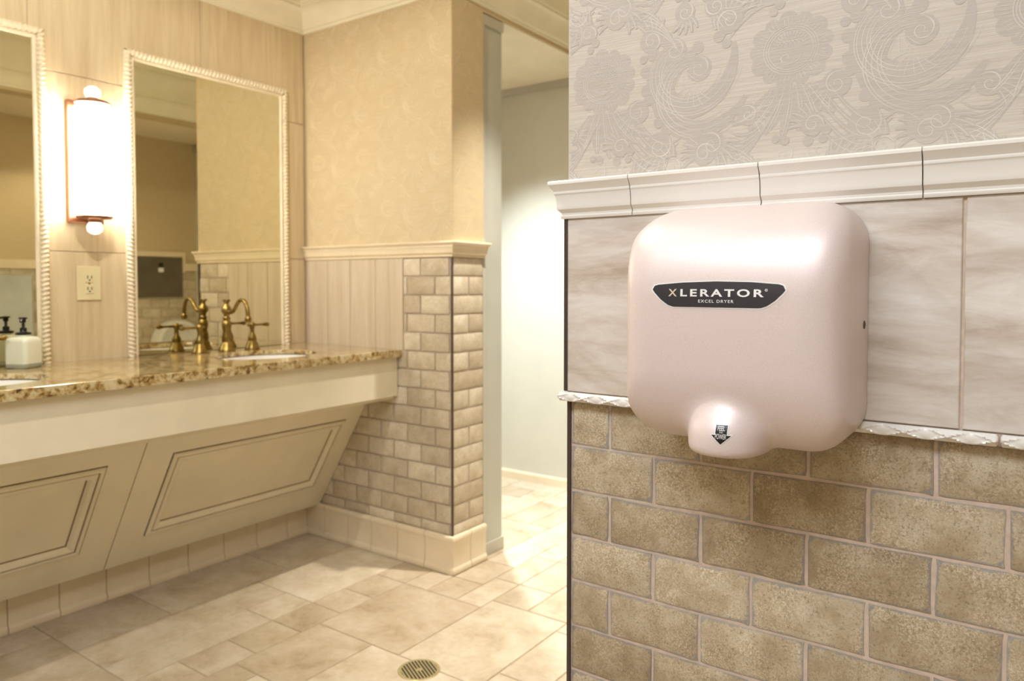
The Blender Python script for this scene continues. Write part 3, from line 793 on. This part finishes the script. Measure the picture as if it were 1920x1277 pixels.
# ------------------------------------------------------------------ soap dispenser
bx, by = -2.80, 1.085
t = thing('soap_dispenser', 'frosted glass soap bottle with black pump standing before the left mirror', 'soap dispenser', (bx, by, ZK))
def rsq(g, h, c, z0, levels, rot=.5, n=8):
    vs = []; fs = []; m = 4 * n
    for sc, r, z in levels:
        for k in range(4):
            for i in range(n):
                a_ = PI / 2 * k + PI / 2 * i / (n - 1)
                cx = (h * sc - r) * (1 if k in (0, 3) else -1); cy = (h * sc - r) * (1 if k in (0, 1) else -1)
                px, py = cx + r * math.cos(a_), cy + r * math.sin(a_)
                vs.append((c[0] + px * math.cos(rot) - py * math.sin(rot), c[1] + px * math.sin(rot) + py * math.cos(rot), z0 + z))
    for q in range(len(levels) - 1):
        for i in range(m): fs.append((q * m + i, q * m + (i + 1) % m, (q + 1) * m + (i + 1) % m, (q + 1) * m + i))
    fs.append(tuple(range(m))); fs.append(tuple((len(levels) - 1) * m + i for i in range(m)))
    return g.add(vs, fs)
rsq(G(), .041, (bx, by), ZK, [(.96, .014, .001), (1, .014, .004), (1, .014, .015)]).build('bottle_foot', GLASS, t, True, 50)
rsq(G(), .041, (bx, by), ZK, [(1, .014, .0152), (1, .014, .088), (.96, .016, .097), (.80, .018, .104), (.5, .016, .107), (.45, .016, .112)]).build('bottle', SOAP, t, True, 50)
G().lathe([(.022, 0), (.0235, .002), (.0235, .007), (.012, .009), (.0105, .011), (.0105, .022), (.006, .024), (.0045, .026), (.0045, .04)], (bx, by, ZK + .112), 20).build('pump_collar', BLACK, t, True, 40)
G().lathe([(.005, 0), (.0085, .002), (.0085, .012), (.0135, .014), (.0135, .018), (.004, .019)], (bx, by, ZK + .152), 20).tube([(bx, by, ZK + .165), (bx + .018, by - .010, ZK + .165), (bx + .034, by - .020, ZK + .162), (bx + .038, by - .022, ZK + .156)], .004, 8).build('pump_head', BLACK, t, True, 40)

# ------------------------------------------------------------------ floor drain
dx, dy = -1.552, 1.685; R = .066
t = thing('floor_drain', 'round slotted metal floor drain set in the stone floor', 'drain', (dx, dy, 0))
G().lathe([(R - .010, -.002), (R - .010, .0015), (R - .002, .002), (R, .0005), (R, -.002)], (dx, dy, 0), 40, caps=False).build('rim', DRAIN, t, True, 40)
G().lathe([(R - .010, .0001), (R - .010, .0004)], (dx, dy, 0), 40).build('sump', DARKHOLE, t)
da = math.radians(-28); ca, sa = math.cos(da), math.sin(da)
for k in range(-5, 6):
    off = k * .0103; hl = math.sqrt(max(0, (R - .009) ** 2 - off ** 2))
    g = G().box(-hl, hl, off - .0024, off + .0024, .0004, .0018)
    g.v = [(dx + x * ca - y * sa, dy + x * sa + y * ca, z) for x, y, z in g.v]
    g.build('grate_bar', DRAIN, t)
G().lathe([(.001, .0018), (.008, .0020), (.009, .0016), (.009, .0005)], (dx, dy, 0), 20).build('grate_hub', DRAIN, t, True)

# ------------------------------------------------------------------ fittings on the passage wall (seen in the mirrors)
t = thing('towel_dispenser', 'dark steel paper towel dispenser reflected in the right mirror', 'dispenser', (XP, 3.28, 1.088))
G().box(XP - .028, XP - .007, 2.985, 3.568, 1.088, 1.428, .004).build('front', STEEL, t)
G().box(XP - .030, XP - .028, 3.355, 3.393, 1.345, 1.378).build('lock_window', BLACK, t)
G().box(XP - .030, XP - .028, 3.352, 3.396, 1.30, 1.335).build('notice', WHITE, t)
t = thing('steel_cabinet', 'pale steel wall cabinet reflected in the left mirror', 'cabinet', (XP, 2.2, .75))
G().box(XP - .09, XP - .008, 2.02, 2.376, .75, 1.272, .01).build('body', plain('pale_steel', (205, 205, 200), .28, metal=.7), t)
G().box(XP - .094, XP - .09, 2.05, 2.35, .80, .83, .001).build('slot', DARKHOLE, t)
t = thing('wall_basin', 'white ceramic fixture with rounded top reflected behind the faucet', 'fixture', (XP, 3.49, .40))
vs = []; fs = []; N_ = 24
def arch(hw, z0, z1, x):
    out = []
    for i in range(N_ + 1):
        a_ = PI * i / N_; out.append((x, 3.49 - hw * math.cos(a_), z1 - hw * .95 + hw * .95 * math.sin(a_)))
    return [(x, 3.49 - hw, z0)] + out + [(x, 3.49 + hw, z0)]
rings = [arch(.205, .40, .895, XP - .008), arch(.205, .40, .895, XP - .10), arch(.195, .41, .888, XP - .12), arch(.170, .44, .862, XP - .12), arch(.155, .46, .848, XP - .10), arch(.14, .48, .83, XP - .05)]
k = len(rings[0])
for r in rings: vs += r
for q in range(len(rings) - 1):
    for i in range(k): fs.append((q * k + i, q * k + (i + 1) % k, (q + 1) * k + (i + 1) % k, (q + 1) * k + i))
fs.append(tuple((len(rings) - 1) * k + i for i in range(k)))
G().add(vs, fs).build('shell', WHITE, t, True, 50)
G().lathe([(.01, 0), (.12, .0), (.15, .04), (.16, .10), (.155, .105), (.13, .06), (.02, .03)], (XP - .165, 3.49, .40), 28).build('lip', WHITE, t, True, 50)

# ------------------------------------------------------------------ hand dryer
DX, DZ = -.336, 1.1485           # centre of the cover
HW, HH, DEP = .149, .1655, .165
def smin(a_, b_, k):
    h = max(k - abs(a_ - b_), 0) / k; return min(a_, b_) - h * h * k * .25
def smax(a_, b_, k): return -smin(-a_, -b_, k)
def sdf(x, d, z):
    # body: rounded box from the wall (d=0) to DEP
    r = .056
    qx, qd, qz = abs(x) - (HW - r), abs(d + .10) - (DEP + .10 - r), abs(z) - (HH - r)
    b_ = math.sqrt(max(qx, 0) ** 2 + max(qd, 0) ** 2 + max(qz, 0) ** 2) + min(max(qx, qd, qz), 0) - r
    # gentle bow of the front, softened upper and lower front edges
    bow = math.sqrt((d + .62) ** 2 + (z - .01) ** 2 + .35 * x * x) - (DEP + .62)
    b_ = smax(b_, bow, .02)
    b_ = smax(b_, (d - DEP) * .70 + (z - HH) * .71 + .047, .05)
    b_ = smax(b_, (d - DEP) * .76 - (z + HH) * .65 + .042, .03)
    # nozzle: dome topped snout
    tp = -.1475; t_ = min(max(z, -.25), tp)
    rr = .0490 + .05 * max(0, tp - z) * .3
    nz = math.sqrt(x * x + (d - .128) ** 2 + (z - t_) ** 2 * 1.15) - rr
    nz = smax(nz, -(z + .1695), .012)
    return smin(b_, nz, .024)
O = (0., .055, -.03)
def hit(dirv):
    lo, hi = 0., .4
    # march from outside inwards
    t_ = .34; 
    for _ in range(60):
        p_ = (O[0] + dirv[0] * t_, O[1] + dirv[1] * t_, O[2] + dirv[2] * t_)
        s_ = sdf(*p_)
        if s_ < 2e-5: break
        t_ -= s_ * .8
    return p_
def front(x, z):
    t_ = .25
    for _ in range(60):
        s_ = sdf(x, t_, z)
        if s_ < 1e-5: break
        t_ -= s_ * .85
    return t_
NQ = 56; idx = {}; vs = []; fs = []
for ax in range(3):
    for sg in (-1, 1):
        if ax == 1 and sg < 0: continue
        grid = []
        for i in range(NQ + 1):
            row = []
            for q in range(NQ + 1):
                u, v_ = math.tan(PI / 4 * (2 * i / NQ - 1)), math.tan(PI / 4 * (2 * q / NQ - 1))
                dv = [0, 0, 0]; dv[ax] = sg; dv[(ax + 1) % 3] = u; dv[(ax + 2) % 3] = v_
                m = math.sqrt(sum(c * c for c in dv)); dv = [c / m for c in dv]
                key = tuple(round(c, 5) for c in dv)
                if key not in idx:
                    p_ = hit(dv)
                    if p_[1] < .0005:   # keep the side walls straight down to the wall
                        kk = (O[1] - .0005) / (O[1] - p_[1]); p_ = (O[0] + (p_[0] - O[0]) * kk, .0005, O[2] + (p_[2] - O[2]) * kk)
                        # push out along the wall plane to the outline
                        L2 = math.hypot(p_[0], p_[2] - O[2]) or 1; ux, uz = p_[0] / L2, (p_[2] - O[2]) / L2; s2 = .30
                        for _ in range(50):
                            e_ = sdf(ux * s2, .0005, O[2] + uz * s2)
                            if e_ < 2e-5: break
                            s2 -= e_ * .8
                        p_ = (ux * s2, .0005, O[2] + uz * s2)
                    idx[key] = len(vs); vs.append(p_)
                row.append(idx[key])
            grid.append(row)
        for i in range(NQ):
            for q in range(NQ):
                f = (grid[i][q], grid[i + 1][q], grid[i + 1][q + 1], grid[i][q + 1])
                if all(vs[k_][1] < .0006 for k_ in f): continue
                fs.append(f)
YW = YT - .0005
def dw(x, d, z): return (DX + x, YW - d, DZ + z)
DEPOFF = 0
t = thing('hand_dryer', 'pearly pink wall mounted hand dryer with black nameplate on the tiled wall', 'hand dryer', (DX, YW, DZ - HH))
G().add([dw(*p_) for p_ in vs], fs).build('cover', ENAMEL, t, True, None)
G().box(DX - HW + .045, DX + HW - .045, YW - .006, YW - .0005, DZ - HH + .05, DZ + HH - .04).build('back_plate', STEEL, t)
# nameplate following the front
def curve_y(tbl, x):
    for (xa, ya), (xb, yb) in zip(tbl, tbl[1:]):
        if xa <= x <= xb:
            f = (x - xa) / (xb - xa); f = f; return ya + (yb - ya) * f
    return tbl[-1][1]
FS = .98
PX, PZ = -.348 * FS - DX, 1.1897 - DZ
top = [(-.088, .0055), (-.0855, .0105), (-.080, .0122), (-.046, .0150), (0, .0165), (.046, .0155), (.080, .0128), (.0855, .0110), (.088, .0055)]
bot = [(-.088, .0055), (-.085, .0015), (-.076, -.0075), (-.066, -.0145), (-.058, -.0172), (0, -.0172), (.058, -.0172), (.066, -.0145), (.076, -.0075), (.085, .0015), (.088, .0055)]
def plate(grow, off, name, mat, parent):
    V = []; F = []; nx, nz = 60, 6
    for i in range(nx + 1):
        u = -.088 + .176 * (.5 - .5 * math.cos(PI * i / nx))
        zt, zb = curve_y(top, u), curve_y(bot, u)
        x = u * (1 + grow / .088)
        for q in range(nz + 1):
            z = zb - grow + (zt - zb + 2 * grow) * q / nz
            V.append(dw(PX + x, front(PX + x, PZ + z) + off, PZ + z))
    for i in range(nx):
        for q in range(nz): k_ = i * (nz + 1) + q; F.append((k_, k_ + 1, k_ + nz + 2, k_ + nz + 1))
    ob = G().add(V, F).build(name, mat, parent, True, None)
    return ob
plate(.0014, .0004, 'nameplate_rim', LETTER, t)
npl = plate(0., .0009, 'nameplate', PLATE, t)
def text(body, x0, x1, z0, z1, off, name, mat, parent, bold=.0, space=1.):
    cu = bpy.data.curves.new('txt', 'FONT'); cu.body = body; cu.resolution_u = 6; cu.offset = bold; cu.space_character = space
    to = bpy.data.objects.new('txt', cu); C.objects.link(to)
    bpy.context.view_layer.update()
    dg = bpy.context.evaluated_depsgraph_get(); m = bpy.data.meshes.new_from_object(to.evaluated_get(dg))
    bm = bmesh.new(); bm.from_mesh(m); bmesh.ops.triangulate(bm, faces=bm.faces)
    bmesh.ops.subdivide_edges(bm, edges=[e for e in bm.edges if e.calc_length() > .25], cuts=2, use_grid_fill=False)
    bmesh.ops.triangulate(bm, faces=bm.faces)
    xs_ = [v.co.x for v in bm.verts]; ys_ = [v.co.y for v in bm.verts]
    ax_, bx_, ay_, by_ = min(xs_), max(xs_), min(ys_), max(ys_)
    V = []
    bm.verts.index_update()
    for v in bm.verts:
        x = x0 + (v.co.x - ax_) / (bx_ - ax_) * (x1 - x0); z = z0 + (v.co.y - ay_) / (by_ - ay_) * (z1 - z0)
        V.append(dw(x, front(x, z) + off, z))
    F = [[v.index for v in f.verts] for f in bm.faces]; bm.free()
    bpy.data.objects.remove(to, do_unlink=True)
    b_ = base_of(t)
    me_ = mesh(name, [Vector(v) - b_ for v in V], F, mat)
    return link(name, me_, parent)
# npl sits at the empty's origin, so its children share the same base
ZL0, ZL1 = 1.1863 - DZ, 1.1962 - DZ
text('X', -.414 * FS - DX, -.4015 * FS - DX, ZL0, ZL1, .0014, 'lettering', LETTER_X, npl, .02)
text('LERATOR', -.3965 * FS - DX, -.2845 * FS - DX, ZL0, ZL1, .0014, 'lettering', LETTER, npl, .028, 1.35)
text('EXCEL DRYER', -.371 * FS - DX, -.323 * FS - DX, 1.1785 - DZ, 1.1824 - DZ, .0014, 'lettering', LETTER, npl, .010, 1.25)
text('®', -.2835 * FS - DX, -.2797 * FS - DX, 1.1934 - DZ, 1.1968 - DZ, .0014, 'lettering', LETTER, npl, .01)
# arrow sticker on the nozzle
def poly(pts, off, name, mat, parent):
    bm = bmesh.new(); vv = [bm.verts.new((p_[0], p_[1], 0)) for p_ in pts]; bm.faces.new(vv)
    bmesh.ops.triangulate(bm, faces=bm.faces)
    for _ in range(2):
        bmesh.ops.subdivide_edges(bm, edges=bm.edges[:], cuts=1, use_grid_fill=True)
    bmesh.ops.triangulate(bm, faces=bm.faces); bm.verts.index_update()
    V = [dw(v.co.x, front(v.co.x, v.co.y) + off, v.co.y) for v in bm.verts]; F = [[v.index for v in f.verts] for f in bm.faces]; bm.free()
    return G().add(V, F).build(name, mat, parent)
AX, AZ = -.3265 - DX, 1.0105 - DZ
def arrow(g): return [(AX - .0070 - g, AZ + .0120 + g), (AX + .0070 + g, AZ + .0120 + g), (AX + .0070 + g, AZ - .0005 + g * .8), (AX + .0122 + g * 2, AZ - .0005 + g * .8), (AX, AZ - .0120 - g * 1.6), (AX - .0122 - g * 2, AZ - .0005 + g * .8), (AX - .0070 - g, AZ - .0005 + g * .8)]
st = poly(arrow(.0010), .0005, 'arrow_sticker', LETTER, t)
poly(arrow(0.), .0009, 'arrow', BLACK, st)
text('FEEL', AX - .0044, AX + .0044, AZ + .0052, AZ + .0108, .0013, 'lettering', LETTER, st, .0)
text('THE', AX - .0022, AX + .0022, AZ + .0021, AZ + .0043, .0013, 'lettering', LETTER, st, .0)
text('POWER', AX - .0068, AX + .0068, AZ - .0052, AZ + .0012, .0013, 'lettering', LETTER, st, .0)
# outlet ring below the snout, bolt on the side
G().lathe([(.010, 0), (.017, 0), (.018, -.002), (.017, -.0045), (.012, -.0045), (.010, 0)], (DX, YW - .132, DZ - .1680), 24, caps=False).build('air_outlet', BLACK, t, True, 40)
G().lathe([(.001, .0), (.0055, .0), (.0055, .0015), (.0035, .0018), (.003, .0006), (.001, .0006)], (DX + HW - .0005, 1.066, 1.149), 14, 'x').build('side_bolt', BRONZE, t)
